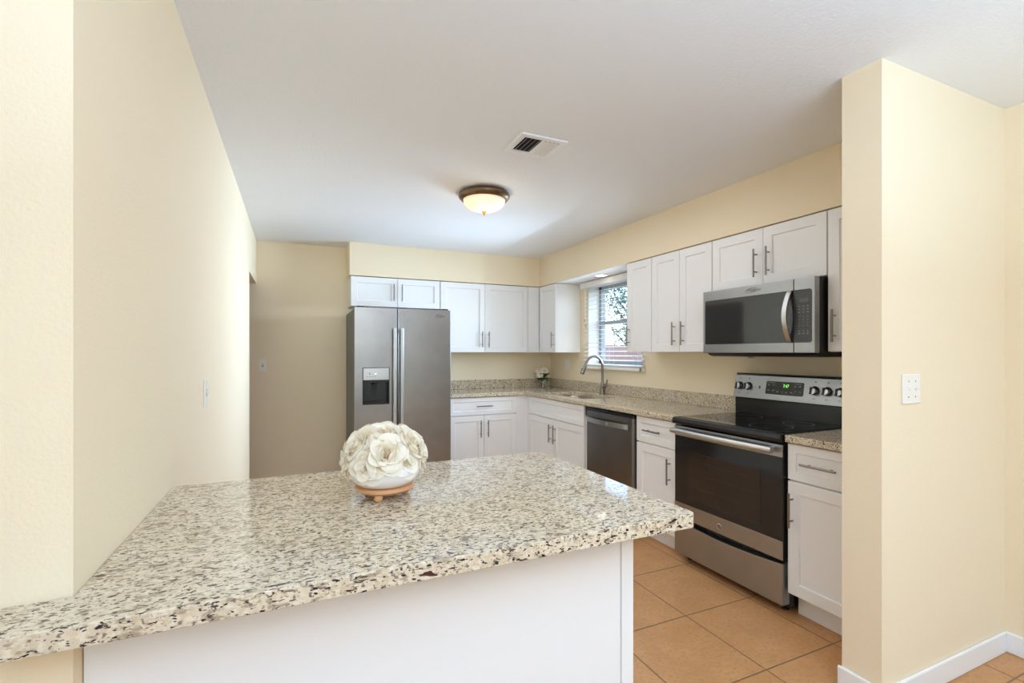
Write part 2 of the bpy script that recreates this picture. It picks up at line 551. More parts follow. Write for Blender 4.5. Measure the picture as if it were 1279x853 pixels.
G = .0018
def cabinet(name, label, T, w0, w1, z0, z1, depth, doors=(), drawers=(), toe=0, cat='cabinet', group=None, hl=.172, body_w=None, hollow=False):
    """T maps (w, d, z) with d = 0 on the carcass front."""
    b0, b1 = body_w or (w0, w1)
    t = thing(name, label, cat, Vector(T((b0 + b1) / 2, -depth / 2, z0 - toe)), group)
    m = MB(T)
    if hollow:
        m.box(b0 + .0008, b0 + .018, -depth + .002, 0, z0, z1).box(b1 - .018, b1 - .0008, -depth + .002, 0, z0, z1)
        m.box(b0 + .018, b1 - .018, -depth + .002, -.02, z0, z0 + .018).box(b0 + .018, b1 - .018, -.018, 0, z0, z1)
    else:
        m.box(b0 + .0008, b1 - .0008, -depth + .002, 0, z0, z1)
    m.done('body', m_cab, t, bevel=.001)
    if toe:
        MB(T).box(b0 + .001, b1 - .001, -depth + .02, -.062, z0 - toe, z0 - .0005).done('toe_kick', m_cab, t)
    for (a, b, c, d, hw, hz) in doors:
        dr = MB(T).shaker(a + G, b - G, c + G, d - G, .0012).done('door', m_cab, t)
        if hw is not None: bar_handle(T, hw, hz, .0202, hl, True, dr)
    for (a, b, c, d, hw) in drawers:
        dr = MB(T).shaker(a + G, b - G, c + G, d - G, .0012, rail=.042).done('drawer', m_cab, t)
        if hw is not None: bar_handle(T, hw, (c + d) / 2, .0202, hl, False, dr)
    return t

UB, UT = 1.339, 2.092                      # wall cabinet bottom / top
TU = face_right(2.600); TUB = face_back(4.983)
DU = XR - 2.600 - .001
gw = 'white shaker wall cabinets'
# right wall, from the pillar to the window
cabinet('wall_cabinet', 'narrow white shaker wall cabinet between the microwave and the partition wall', TU, 1.212, 1.648, UB, UT, DU,
        [(1.212, 1.648, UB, UT, 1.607, 1.476)], group=gw)
cabinet('wall_cabinet', 'short white two-door shaker cabinet directly above the microwave', TU, 1.652, 2.424, 1.746, UT, DU,
        [(1.652, 2.036, 1.746, UT, 1.994, 1.882), (2.036, 2.424, 1.746, UT, 2.079, 1.882)], group=gw)
cabinet('wall_cabinet', 'tall white two-door shaker wall cabinet left of the microwave', TU, 2.428, 3.034, UB, UT, DU,
        [(2.428, 2.732, UB, UT, 2.688, 1.476), (2.732, 3.034, UB, UT, 2.778, 1.476)], group=gw)
cabinet('wall_cabinet', 'single-door white shaker wall cabinet beside the right edge of the window', TU, 3.038, 3.348, UB, UT, DU,
        [(3.038, 3.348, UB, UT, 3.312, 1.476)], group=gw)
# left of the window: corner cabinet
cabinet('wall_cabinet', 'white corner wall cabinet left of the window with bright blank side panel', TU, 4.585, YB - .002, UB, UT, DU,
        [(4.585, 4.96, UB, UT, 4.625, 1.476)], group=gw)
# back wall
DB = YB - 4.983 - .001
cabinet('wall_cabinet', 'tall white two-door shaker wall cabinet on the back wall right of the fridge', TUB, 1.402, 2.575, UB, UT, DB,
        [(1.402, 1.906, UB, UT, 1.868, 1.482), (1.906, 2.43, UB, UT, 1.945, 1.482)], group=gw, body_w=(1.402, 2.578))
cabinet('wall_cabinet', 'short white two-door shaker cabinet above the stainless fridge', TUB, .497, 1.397, 1.797, UT, DB,
        [(.497, .952, 1.797, UT, .912, 1.945), (.952, 1.397, 1.797, UT, .995, 1.945)], group=gw)
# filler strip of the corner
ft = MB(TUB).box(2.433, 2.578, .0012, .0185, UB, UT).done('filler_strip', m_cab, None)
tag(ft, 'plain white filler strip in the upper back corner between wall cabinets', 'filler strip')

# base cabinets (counter 0.92, slab 0.036)
CT, SL = .920, .036
BT = CT - SL - .001
TB = face_right(2.288); TBB = face_back(4.665)
DBR = XR - 2.288 - .001; DBB = YB - 4.665 - .001
gb = 'white shaker base cabinets'
cabinet('base_cabinet', 'white base cabinet between the range and the partition wall', TB, 1.212, 1.650, .12, BT, DBR,
        [(1.212, 1.650, .122, .692, 1.622, .548)], [(1.212, 1.650, .697, BT - .004, 1.48)], toe=.12, group=gb)
cabinet('base_cabinet', 'narrow white base cabinet between the dishwasher and the range', TB, 2.428, 2.832, .12, BT, DBR,
        [(2.428, 2.832, .122, .692, 2.486, .545)], [(2.428, 2.832, .697, BT - .004, 2.645)], toe=.12, group=gb)
cabinet('base_cabinet', 'wide white sink base cabinet left of the dishwasher with blank top panel', TB, 3.458, 4.614, .12, BT - .09, DBR,
        [(3.53, 4.072, .122, .692, 4.03, .553), (4.072, 4.614, .122, .692, 4.115, .553)], [(3.53, 4.614, .697, BT - .004, None)], toe=.12, group=gb,
        body_w=(3.458, 4.614), hollow=True)
cabinet('base_cabinet', 'white base cabinet on the back wall right of the fridge', TBB, 1.402, 2.14, .12, BT, DBB,
        [(1.402, 1.771, .122, .692, 1.732, .556), (1.771, 2.14, .122, .692, 1.812, .556)], [(1.402, 2.14, .697, BT - .004, 1.771)], toe=.12, group=gb)
ft = MB().box(2.143, 2.288, 4.655, 4.675, .0, BT).box(2.278, 2.30, 4.617, 4.655, 0, BT)
tag(ft.done('corner_filler', m_cab, loc=(2.2, 4.66, 0)), 'plain white corner filler joining the two runs of base cabinets', 'filler strip')

# ------------------------------------------------------------------ countertops
def slab(outer, holes, z0, z1, name, bevel=.006):
    b = MB()
    loops = [outer] + holes
    for z in (z0, z1):
        es = []
        for L in loops:
            vs = [b.bm.verts.new((p[0], p[1], z)) for p in L]
            es += [b.bm.edges.new((vs[i], vs[(i + 1) % len(vs)])) for i in range(len(vs))]
        bmesh.ops.triangle_fill(b.bm, use_beauty=True, use_dissolve=False, edges=es)
    b.bm.verts.ensure_lookup_table()
    n = sum(len(L) for L in loops)
    o = 0
    for L in loops:
        k = len(L)
        for i in range(k):
            j = (i + 1) % k
            b.f([b.bm.verts[o + i], b.bm.verts[o + j], b.bm.verts[n + o + j], b.bm.verts[n + o + i]])
        o += k
    return b
def rrect(x0, x1, y0, y1, r, n=8):
    P = []
    for cx, cy, a0 in ((x1 - r, y1 - r, 0), (x0 + r, y1 - r, 90), (x0 + r, y0 + r, 180), (x1 - r, y0 + r, 270)):
        for i in range(n + 1):
            a = R(a0 + 90 * i / n)
            P.append((cx + r * math.cos(a), cy + r * math.sin(a)))
    return P
CF, CFB = 2.248, 4.624
SK = (2.352, 2.742, 3.66, 4.42)
hole = rrect(*SK, .10)
g0 = thing('granite_countertop', 'L-shaped speckled granite countertop with sink, along back and right walls', 'countertop', (2.5, 4.0, CT - SL))
slab([(1.390, CFB), (CF, CFB), (CF, 2.424), (XR - .001, 2.424), (XR - .001, YB - .001), (1.390, YB - .001)], [hole], CT - SL, CT, 's').done('slab', m_granite, g0, bevel=.005, seg=3)
MB().box(1.390, XR - .001, YB - .022, YB - .001, CT + .0005, CT + .102).box(XR - .022, XR - .001, 2.424, YB - .022, CT + .0005, CT + .102).done('backsplash', m_granite, g0, bevel=.002)
g1 = thing('granite_countertop', 'short granite countertop piece between the range and the partition wall', 'countertop', (2.5, 1.43, CT - SL))
slab([(CF, 1.212), (XR - .001, 1.212), (XR - .001, 1.652), (CF, 1.652)], [], CT - SL, CT, 's').done('slab', m_granite, g1, bevel=.005, seg=3)
MB().box(XR - .022, XR - .001, 1.212, 1.652, CT + .0005, CT + .102).done('backsplash', m_granite, g1, bevel=.002)
# peninsula
g2 = thing('granite_countertop', 'large speckled granite peninsula top in the foreground, notched around the left wall', 'countertop', (.3, 1.4, CT - SL))
slab([(-.432, .936), (.925, .936), (.934, .939), (.941, .946), (.944, .955), (.944, 1.775), (.935, 1.79), (XL + .001, 1.79), (XL + .001, 1.050), (-.432, 1.050)], [], CT - SL, CT, 's').done('slab', m_granite, g2, bevel=.007, seg=3)
pc = thing('peninsula_cabinet', 'plain white back of the peninsula cabinet under the granite top', 'cabinet', (.25, 1.4, 0))
MB().box(XL + .004, .852, 1.098, 1.70, .0, CT - SL - .001).done('body', m_cab, pc)
MB().box(XL + .002, .818, 1.090, 1.0975, 0, CT - SL - .001).done('back_panel', m_cab, pc)
MB().box(.8185, .858, 1.084, 1.0975, 0, CT - SL - .001).box(.8525, .858, 1.0975, 1.70, 0, CT - SL - .001).done('corner_trim', m_cab, pc, bevel=.0015)
TP = lambda w, d, z: (w, 1.70 + d, z)
for a, b, hw in ((-.33, .06, .02), (.06, .45, .41), (.45, .84, .50)):
    dr = MB(TP).shaker(a + G, b - G, .12, .69, .0012).done('door', m_cab, pc)
    bar_handle(TP, hw, .55, .0202, .172, True, dr)
    dr = MB(TP).shaker(a + G, b - G, .695, .878, .0012, rail=.042).done('drawer', m_cab, pc)
    bar_handle(TP, (a + b) / 2, .787, .0202, .172, False, dr)

# sink and faucet
sk = thing('kitchen_sink', 'undermount stainless sink set in the granite beneath the window', 'sink', (2.55, 4.04, .70))
b = MB()
prev = None
ringspec = [(-.012, CT - SL - .0012), (.0, CT - SL - .002), (.006, CT - SL - .03), (.012, .73), (.035, .705), (.14, .698)]
rings = []
for ins, z in ringspec:
    rings.append([b.bm.verts.new((x, y, z)) for x, y in rrect(SK[0] + ins, SK[1] - ins, SK[2] + ins, SK[3] - ins, max(.03, .10 - max(0, ins) * .4))])
for A, B in zip(rings, rings[1:]):
    for k in range(len(A)):
        b.f([A[k], A[(k + 1) % len(A)], B[(k + 1) % len(A)], B[k]])
b.f(rings[-1])
b.done('basin', m_sink, sk, smooth=True).modifiers.new('thickness', 'SOLIDIFY').thickness = -.0015
MB().lathe([(0, .0), (.04, .0), (.042, .003), (.03, .003), (.028, .001), (0, .001)], (2.55, 4.04, .6995), 24).done('drain', m_chrome, sk, smooth=True)

FXc, FYc = 2.806, 4.03
fa = thing('kitchen_faucet', 'tall brushed nickel gooseneck faucet behind the sink', 'faucet', (FXc, FYc, CT))
MB().lathe([(0, .0004), (.030, .0004), (.030, .006), (.025, .010), (.0235, .05), (.022, .085), (.0165, .105), (.0135, .13), (0, .13)], (FXc, FYc, CT), 24).done('body', m_nickel, fa, smooth=True)
pts = [(FXc, FYc, CT + .125), (FXc, FYc, CT + .27)]
rad = .098
for i in range(1, 15):
    a = R(180 * .86 * i / 14)
    pts.append((FXc - rad + rad * math.cos(a), FYc, CT + .27 + rad * 1.12 * math.sin(a)))
MB().tube(pts, .0125, 14).done('spout', m_nickel, fa, smooth=True)
e = Vector(pts[-1]); dirn = Vector((-.45, 0, -.89)).normalized()
q = [tuple(e + dirn * t) for t in (.002, .012, .05, .10, .118, .12)]
MB().tube(q, [.0135, .0155, .0165, .020, .0215, .019], 16).done('spray_head', m_nickel, fa, smooth=True)
bp = e + dirn * .075
MB().tube([tuple(bp + Vector((-.014, 0, -.0) )), tuple(bp + Vector((-.0225, 0, .004)))], .007, 10).done('spray_button', m_blackm, fa, smooth=True)
hd = MB().tube([(FXc, FYc - .018, CT + .072), (FXc, FYc - .045, CT + .074)], [.0175, .0155], 16)
hd.tube([(FXc, FYc - .040, CT + .074), (FXc + .004, FYc - .062, CT + .09), (FXc + .006, FYc - .070, CT + .150)], [.0075, .007, .006], 10)
hd.done('lever', m_nickel, fa, smooth=True)

# ------------------------------------------------------------------ refrigerator
FX0, FX1, FYF, FZ = .480, 1.366, 4.47, 1.742
TF = face_back(FYF)
rf = thing('refrigerator', 'stainless side-by-side refrigerator with dispenser, standing against the back wall', 'refrigerator', (.92, 4.85, 0))
MB().box(FX0, FX1 - .004, FYF + .075, YB - .03, .02, FZ - .012).done('body', m_sidegrey, rf, bevel=.004)
MB().box(FX0 + .02, FX1 - .02, FYF + .04, FYF + .0745, .02, .10).done('kick_grille', m_blackm, rf)
for x in (FX0 + .02, FX1 - .09):
    MB().box(x, x + .07, FYF + .02, FYF + .13, FZ - .0115, FZ + .014).done('hinge_cover', m_blackm, rf, bevel=.004)
MB().box(FX0 + .01, FX1 - .014, FYF + .060, FYF + .0745, .11, FZ - .02).done('gasket', m_blackm, rf)
SPL = .858
# freezer door has the dispenser opening
DX0, DX1, DZ0, DZ1 = .551, .780, .872, 1.198
fd = MB()
a0, a1 = FX0, SPL - .0045
for q in ((a0, DX0, .11, FZ), (DX1, a1, .11, FZ), (DX0, DX1, .11, DZ0), (DX0, DX1, DZ1, FZ)):
    fd.box(q[0], q[1], FYF, FYF + .058, q[2], q[3])
bmesh.ops.remove_doubles(fd.bm, verts=fd.bm.verts[:], dist=1e-5)
# drop the internal faces where the four pieces meet
bm = fd.bm
seen = {}
for f in bm.faces[:]:
    k = tuple(sorted(v.index for v in f.verts)) if False else tuple(sorted((round(c.co.x, 4), round(c.co.y, 4), round(c.co.z, 4)) for c in f.verts))
    seen.setdefault(k, []).append(f)
bmesh.ops.delete(bm, geom=[f for L in seen.values() if len(L) > 1 for f in L], context='FACES_ONLY')
fz = fd.done('freezer_door', m_steelv, rf)
fr_ = MB(TF).prism([(SPL + .0045, -.058), (FX1, -.058), (FX1, -.008), (FX1 - .008, 0), (SPL + .0125, 0), (SPL + .0045, -.008)], .11, FZ, axis='z')
frd = fr_.done('fridge_door', m_steelv, rf, bevel=.003)
# dispenser
dp = MB(TF).box(DX0 + .0015, DX1 - .0015, -.012, .004, 1.088, DZ1 - .0015).done('dispenser_panel', m_steelh, fz, bevel=.003)
c_ = MB(TF)
c_.box(DX0 + .0015, DX1 - .0015, -.056, -.052, DZ0 + .0015, 1.0865)
c_.box(DX0 + .0015, DX0 + .008, -.052, .002, DZ0 + .0015, 1.0865).box(DX1 - .008, DX1 - .0015, -.052, .002, DZ0 + .0015, 1.0865)
c_.box(DX0 + .008, DX1 - .008, -.052, .002, DZ0 + .0015, DZ0 + .012)
c_.box(DX0 + .008, DX1 - .008, -.052, .0, 1.068, 1.0865)
c_.done('dispenser_recess', m_black, fz, bevel=.002)
r_ = MB(TF)
for q in ((DX0 - .004, DX0 + .001, DZ0 - .004, DZ1 + .004), (DX1 - .001, DX1 + .004, DZ0 - .004, DZ1 + .004), (DX0, DX1, DZ1 - .001, DZ1 + .004), (DX0, DX1, DZ0 - .004, DZ0 + .001)):
    r_.box(q[0], q[1], -.01, .0025, q[2], q[3])
r_.done('dispenser_surround', m_blackm, fz)
MB(TF).lathe([(0, .0), (.02, 0), (.024, .02), (0, .02)], (.655, -.03, 1.047), 20).box(.632, .678, -.05, -.042, .965, 1.045).done('dispenser_paddle', m_blackm, fz, bevel=.002)
MB(TF).box(.575, .755, -.05, -.004, DZ0 + .0125, DZ0 + .018).done('drip_tray', m_blackm, fz)
l_ = MB(TF)
l_.box(.652, .668, .0042, .0050, 1.142, 1.148)
l_.done('indicator_light', m_led, fz)
l_ = MB(TF)
for i in range(4): l_.box(.585 + i * .022, .594 + i * .022, .0042, .0047, 1.118, 1.122)
l_.box(.605, .611, .0042, .0047, 1.14, 1.156)
l_.done('dispenser_marks', m_mark, fz)
def fridge_handle(x0, x1, parent):
    h = MB(TF)
    h.prism([(x0, .040), (x0 + .006, .050), (x1 - .006, .050), (x1, .040), (x1 - .003, .034), (x0 + .003, .034)], .42, 1.56, axis='z')
    for z in (.44, 1.52): h.box((x0 + x1) / 2 - .009, (x0 + x1) / 2 + .009, 0.0002, .036, z, z + .025)
    h.done('handle', m_steelh, parent, bevel=.002)
fridge_handle(.808, .842, fz); fridge_handle(.874, .908, frd)
TEXT_BADGE = MB(TF).text('Whirlpool', .030, 1.262, .0008, 1.683, shear=.25, sx=.62)
TEXT_BADGE.done('brand_badge', m_mark, frd)
sw = MB(TF)
ring = [(1.248 + .034 * math.cos(R(a)), .0008, 1.683 + .017 * math.sin(R(a) + .35)) for a in range(20, 320, 12)]
sw.tube(ring, .0010, 5).done('badge_swirl', m_mark, frd)

# ------------------------------------------------------------------ dishwasher
TD = face_right(2.237)
dw = thing('dishwasher', 'dark stainless dishwasher between the sink cabinet and narrow base cabinet', 'dishwasher', (2.55, 3.15, 0))
DY0, DY1 = 2.840, 3.445
MB().box(2.274, XR - .02, DY0 + .004, DY1 - .002, .02, .872).done('body', m_blackm, dw)
MB().box(2.330, 2.345, DY0, DY1, 0.0, .10).done('toe_panel', m_blackm, dw) if False else None
dd = MB(TD).prism([(DY0, -.036), (DY1, -.036), (DY1, -.006), (DY1 - .006, 0), (DY0 + .006, 0), (DY0, -.006)], .115, .852, axis='z').done('door', m_dsteel, dw, bevel=.003)
MB(TD).box(DY0 + .002, DY1 - .002, -.036, -.006, .853, .876).done('control_strip', m_black, dw)
h = MB(TD)
n = 18
P = []
for i in range(n + 1):
    t = i / n
    P.append((DY0 + .045 + (DY1 - DY0 - .05) * t, .008 + .034 * math.sin(PI * t) ** .7))
outl = [(a, b) for a, b in P] + [(a, b - .010) for a, b in reversed(P)]
h.prism(outl, .765, .803, axis='z')
for t in (.03, .97):
    yy = DY0 + .045 + (DY1 - DY0 - .05) * t
    h.box(yy - .008, yy + .008, .0002, .012, .768, .800)
hb = h.done('handle', m_steel, dd, bevel=.0015)
em = MB(TD).lathe([(0, 0), (.013, 0), (.013, .0015), (.011, .0022), (0, .0018)], (3.10, .0405, .784), 24, axis='d')
em.done('round_emblem', m_steelh, dd, smooth=True)

# ------------------------------------------------------------------ range
RY0, RY1 = 1.658, 2.420
TR = face_right(2.248)
rg = thing('electric_range', 'stainless and black freestanding electric range between two base cabinets', 'range', (2.55, 2.04, 0))
MB().box(2.300, 2.862, RY0 + .003, RY1 - .003, .035, .885).done('body', m_black, rg)
for x in (2.33, 2.80):
    for y_ in (RY0 + .05, RY1 - .05):
        MB().lathe([(0, 0), (.018, 0), (.018, .01), (.010, .012), (.010, .034), (0, .034)], (x, y_, 0.0005), 12).done('foot', m_blackm, rg, smooth=True)
MB(TR).prism([(.024, .882), (.026, .90), (.018, .918), (.008, .922), (-.555, .922), (-.555, .882)], RY0, RY1, axis='w').done('cooktop_frame', m_black, rg, bevel=.003)
MB().box(2.262, 2.775, RY0 + .02, RY1 - .02, .9222, .9242).done('cooktop_glass', m_bglass, rg, bevel=.001)
m_ring = Mat('grey burner ring', srgb(60, 60, 62), .3).m
def ringm(cx, cy, r, z):
    bm_ = MB(); A = []; B = []
    for k in range(40):
        a = 2 * PI * k / 40
        A.append(bm_.bm.verts.new((cx + r * math.cos(a), cy + r * math.sin(a), z))); B.append(bm_.bm.verts.new((cx + (r - .0022) * math.cos(a), cy + (r - .0022) * math.sin(a), z)))
    for k in range(40): bm_.f([A[k], A[(k + 1) % 40], B[(k + 1) % 40], B[k]])
    bm_.done('burner_ring', m_ring, rg)
for cx, cy, r in ((2.42, 1.86, .11), (2.42, 2.22, .085), (2.65, 1.86, .08), (2.65, 2.22, .10)): ringm(cx, cy, r, .9245)
# front of the oven: black vent gap, door, drawer
od = MB(TR).box(RY0 + .002, RY1 - .002, -.05, -.002, .283, .868).done('oven_door', m_black, rg, bevel=.003)
MB(TR).box(RY0 + .002, RY1 - .002, -.0015, .004, .804, .866).done('door_top_strip', m_steel, od, bevel=.001)
MB(TR).box(RY0 + .002, RY1 - .002, -.0015, .004, .283, .378).done('door_bottom_strip', m_steel, od, bevel=.001)
MB(TR).box(RY0 + .004, RY1 - .004, -.0015, .002, .3785, .8035).done('door_glass', Mat('black oven door glass', srgb(30, 31, 33), .10).m, od)
wn = MB(TR).box(1.795, 2.298, .0021, .0030, .424, .712).done('oven_window', m_dark, od)
fr2 = MB(TR)
for q in ((1.790, 1.795, .419, .717), (2.298, 2.303, .419, .717), (1.790, 2.303, .712, .717), (1.790, 2.303, .419, .424)): fr2.box(q[0], q[1], .0021, .0034, q[2], q[3])
fr2.done('window_trim', Mat('dark window border', srgb(46, 45, 45), .2).m, od)
rk = MB(TR)
for z in (.50, .585, .66): rk.box(1.81, 2.285, .0031, .0034, z, z + .003)
rk.done('oven_rack_lines', Mat('faint rack line', srgb(50, 45, 43), .2).m, od)
hh = MB(TR)
n = 20
pts = []
for i in range(n + 1):
    t = i / n
    pts.append((RY0 + .035 + (RY1 - RY0 - .045) * t, .040 + .010 * math.sin(PI * t), .838))
hh.tube(pts, [.016] + [.0185] * (n - 1) + [.016], 16)
for yy in (RY0 + .06, RY1 - .035): hh.box(yy - .012, yy + .012, .0042, .036, .826, .850)
hh.done('handle', m_steelh, od, smooth=True)
MB(TR).lathe([(0, 0), (.017, 0), (.017, .002), (.0145, .003), (.0135, .0022), (0, .0022)], (2.056, .0042, .325), 28, axis='d').done('emblem', m_chrome, od, smooth=True)
MB(TR).lathe([(0, 0), (.0125, 0), (.0125, .0003), (0, .0003)], (2.056, .0066, .325), 24, axis='d').done('emblem_disc', m_mark, od)
MB(TR).text('GE', .017, 2.056, .0072, .325, flip=-1, shear=.3, sx=.8).done('emblem_letters', m_chrome, od)
dr_ = MB(TR)
N = 24
top = [(RY0 + .002 + (RY1 - RY0 - .004) * i / N, .264 - .022 * math.sin(PI * i / N)) for i in range(N + 1)]
outl = [(RY0 + .002, .052)] + top[:1] + top[1:] + [(RY1 - .002, .052)]
dr_.prism([(a, z) for a, z in outl], -.05, .004, axis='d')
dr_.done('storage_drawer', m_steel, rg, bevel=.002)
# backguard
bgp = MB(TR)
bgp.box(RY0 + .002, RY1 - .002, -.612, -.54, .9225, 1.03)
bgp.done('backguard_base', m_black, rg, bevel=.003)
cp = MB(TR).prism([(-.522, 1.034), (-.552, 1.182), (-.558, 1.189), (-.575, 1.191), (-.612, 1.191), (-.612, 1.031), (-.53, 1.031)], RY0 + .001, RY1 - .001, axis='w').done('control_panel', m_steel, rg, bevel=.001)
cb = MB(TR).prism([(-.5185, 1.040), (-.547, 1.1835), (-.5535, 1.191), (-.575, 1.1955), (-.6115, 1.1955), (-.6115, 1.1915), (-.575, 1.1915), (-.558, 1.1895), (-.552, 1.1825), (-.5225, 1.040)], RY0 + .0005, RY0 + .0009, axis='w')
cb.bm.free()
MB(TR).box(RY0, RY1, -.611, -.556, 1.1912, 1.196).done('panel_cap', m_black, rg, bevel=.0015)
def pan(z): return -.522 - (z - 1.034) / .148 * .030
TPn = lambda w, d, z: TR(w, pan(z) + d, z)
disp = MB(TPn).prism([(a, b) for a, b in rrect(1.922, 2.174, 1.070, 1.152, .008, 4)], .0005, .0025, axis='d').done('display', m_black, cp)
MB(TPn).text('7:47', .028, 2.036, .0031, 1.125, flip=-1, sx=.8).done('clock_digits', m_digit, disp)
mk = Marks()
for w_ in (2.155, 2.122, 1.975, 1.945):
    for z in (1.092, 1.125): mk.box(w_ - .008, w_ + .006, .0026, .003, z, z + .006)
for w_ in (2.09, 2.058, 2.03, 2.0): mk.box(w_ - .006, w_ + .005, .0026, .003, 1.085, 1.091)
mk.box(2.11, 2.165, .0026, .003, 1.142, 1.145).box(1.935, 1.985, .0026, .003, 1.142, 1.145)
split_marks(TPn, mk.q, 'display_mark', m_lmark, disp)
for i, w_ in enumerate((2.377, 2.306, 1.853, 1.779, 1.706)):
    kn = MB(TPn).lathe([(0, .0006), (.0255, .0006), (.0255, .008), (.022, .011), (0, .011)], (w_, 0, 1.112), 28, axis='d').done('knob', m_black, cp, smooth=True)
    MB(TPn).lathe([(0, .0112), (.0215, .0112), (.0205, .026), (.0185, .028), (0, .028)], (w_, 0, 1.112), 28, axis='d').done('knob_cap', m_steelh, kn, smooth=True)
    MB(TPn).box(w_ + .002, w_ + .0125, .012, .034, 1.112 - .021, 1.112 + .021).done('knob_grip', m_black, kn, bevel=.002)
mk = Marks()
for w_ in (2.377, 2.306, 1.853, 1.779, 1.706):
    mk.box(w_ - .005, w_ + .005, .0006, .0011, 1.158, 1.164)
    for a in (-150, -120, -60, -30, 0, 30, 150, 180): 
        mk.box(w_ + .033 * math.cos(R(a)) - .0015, w_ + .033 * math.cos(R(a)) + .0015, .0006, .0011, 1.112 + .033 * math.sin(R(a)) - .0015, 1.112 + .033 * math.sin(R(a)) + .0015)
    mk.box(w_ - .008, w_ + .008, .0006, .0011, 1.062, 1.065)
mk.box(2.216, 2.228, .0006, .0011, 1.098, 1.118).box(2.25, 2.256, .0006, .0011, 1.104, 1.11)
split_marks(TPn, mk.q, 'printed_mark', m_mark, cp)

# ------------------------------------------------------------------ microwave
MY0, MY1, MZ0, MZ1 = 1.658, 2.420, 1.333, 1.739
TM = face_right(2.492)
mw = thing('microwave', 'stainless over-the-range microwave hanging beneath the short cabinet', 'microwave', (2.7, 2.04, 1.315))
MB().box(2.534, XR - .003, MY0 + .001, MY1 - .002, MZ0 - .004, MZ1 - .001).done('body', m_blackm, mw)
MB().prism([(2.53, MZ0 - .006), (2.53, MZ0 - .012), (2.56, MZ0 - .022), (XR - .01, MZ0 - .022), (XR - .01, MZ0 - .006)], 0, 1, axis='w').bm.free()
MB(lambda w, d, z: (d, w, z)).prism([(2.505, MZ0 - .0045), (2.512, MZ0 - .012), (2.545, MZ0 - .022), (XR - .01, MZ0 - .022), (XR - .01, MZ0 - .0045)], MY0 + .006, MY1 - .03, axis='w').done('vent_base', m_blackm, mw, bevel=.002)
MSP = 1.776
md = MB(TM).box(MSP + .0012, MY1 - .001, -.040, 0, MZ0, MZ1).done('door', m_steel, mw, bevel=.003)
mp_ = MB(TM).box(MY0, MSP - .0012, -.040, 0, MZ0, MZ1).done('control_panel', m_steel, mw, bevel=.003)
MB(TM).prism([(MSP + .0012, 1.389), (2.392, 1.389), (2.399, 1.396), (2.399, 1.669), (2.392, 1.676), (MSP + .0012, 1.676)], .0004, .0022, axis='d').done('door_window', m_mglass, md)
MB(TM).prism([(MSP - .0012, 1.389), (1.683, 1.389), (1.674, 1.397), (1.674, 1.668), (1.683, 1.676), (MSP - .0012, 1.676)], .0004, .0022, axis='d').done('keypad', Mat('microwave keypad', srgb(62, 62, 64), .25).m, mp_)
MB(TM).box(1.692, 1.742, .0024, .0028, 1.607, 1.626).done('display', Mat('unlit display', srgb(84, 88, 88), .3).m, mp_)
mk = Marks()
for r_i, z in enumerate((1.583, 1.567, 1.551, 1.527, 1.511, 1.495, 1.479)):
    for w_ in (1.743, 1.719, 1.695):
        hw = .0045 if r_i < 3 else .0018
        mk.box(w_ - hw, w_ + hw, .0024, .0028, z, z + .0035)
for z, hw in ((1.449, .004), (1.436, .006)):
    for w_ in (1.743, 1.719, 1.695): mk.box(w_ - hw, w_ + hw, .0024, .0028, z, z + .0035)
split_marks(TM, mk.q, 'keypad_mark', m_lmark, mp_)
hb = MB(TM)
n = 20
P = []
for i in range(n + 1):
    t = i / n
    P.append((.004 + .050 * math.sin(PI * t) ** .85, 1.387 + .292 * t))
outl = P + [(d - .009, z) for d, z in reversed(P[1:-1])]
hb.prism(outl, 1.783, 1.811, axis='w')
hb.done('handle', m_steelh, md, bevel=.002)
MB(TM).text('Whirlpool', .026, 2.03, .0008, 1.708, flip=-1, shear=.25, sx=.9).done('brand_badge', m_mark, md)
ring = [(2.046 - .040 * math.cos(R(a)), .0008, 1.708 + .015 * math.sin(R(a) + .35)) for a in range(20, 320, 12)]
MB(TM).tube(ring, .0009, 5).done('badge_swirl', m_mark, md)
MB().box(2.60, 2.66, 2.16, 2.24, MZ0 - .032, MZ0 - .0225).done('task_light', m_plate, mw, bevel=.003)

# ------------------------------------------------------------------ window blind
bl = thing('window_blind', 'white horizontal slat blind hanging over the sink window', 'blind', (2.86, 3.98, 1.165))
BY0, BY1 = 3.485, 4.455
MB().box(2.846, 2.894, BY0, BY1, 2.045, 2.09).done('headrail', m_blind, bl)
MB().prism([(2.828, 2.030), (2.834, 2.024), (2.842, 2.030), (2.842, 2.090), (2.834, 2.092), (2.826, 2.084)], 0, 1).bm.free()
MB(lambda w, d, z: (d, w, z)).prism([(2.828, 2.030), (2.834, 2.024), (2.842, 2.030), (2.842, 2.088), (2.834, 2.090), (2.826, 2.084)], BY0 - .015, BY1 + .025, axis='w').done('valance', m_blind, bl)
sl = MB()
NS = 19
for i in range(NS):
    z = 1.215 + i * (2.02 - 1.215) / (NS - 1)
    t = .0030
    tl = .004
    vs = []
    for x, dz in ((2.846, -tl), (2.870, .0015), (2.894, tl)):
        for yy in (BY0 + .005, BY1 - .005):
            for e_ in (-t / 2, t / 2): vs.append(sl.bm.verts.new((x, yy, z + dz + e_)))
    for k in (0, 4):
        sl.f([vs[k], vs[k + 2], vs[k + 6], vs[k + 4]]); sl.f([vs[k + 1], vs[k + 3], vs[k + 7], vs[k + 5]])
        sl.f([vs[k], vs[k + 1], vs[k + 5], vs[k + 4]]); sl.f([vs[k + 2], vs[k + 3], vs[k + 7], vs[k + 6]])
    sl.f([vs[0], vs[1], vs[3], vs[2]]); sl.f([vs[8], vs[9], vs[11], vs[10]])
sl.done('slats', m_blind, bl)
MB().box(2.846, 2.894, BY0, BY1, 1.166, 1.190).done('bottom_rail', m_blind, bl, bevel=.004)
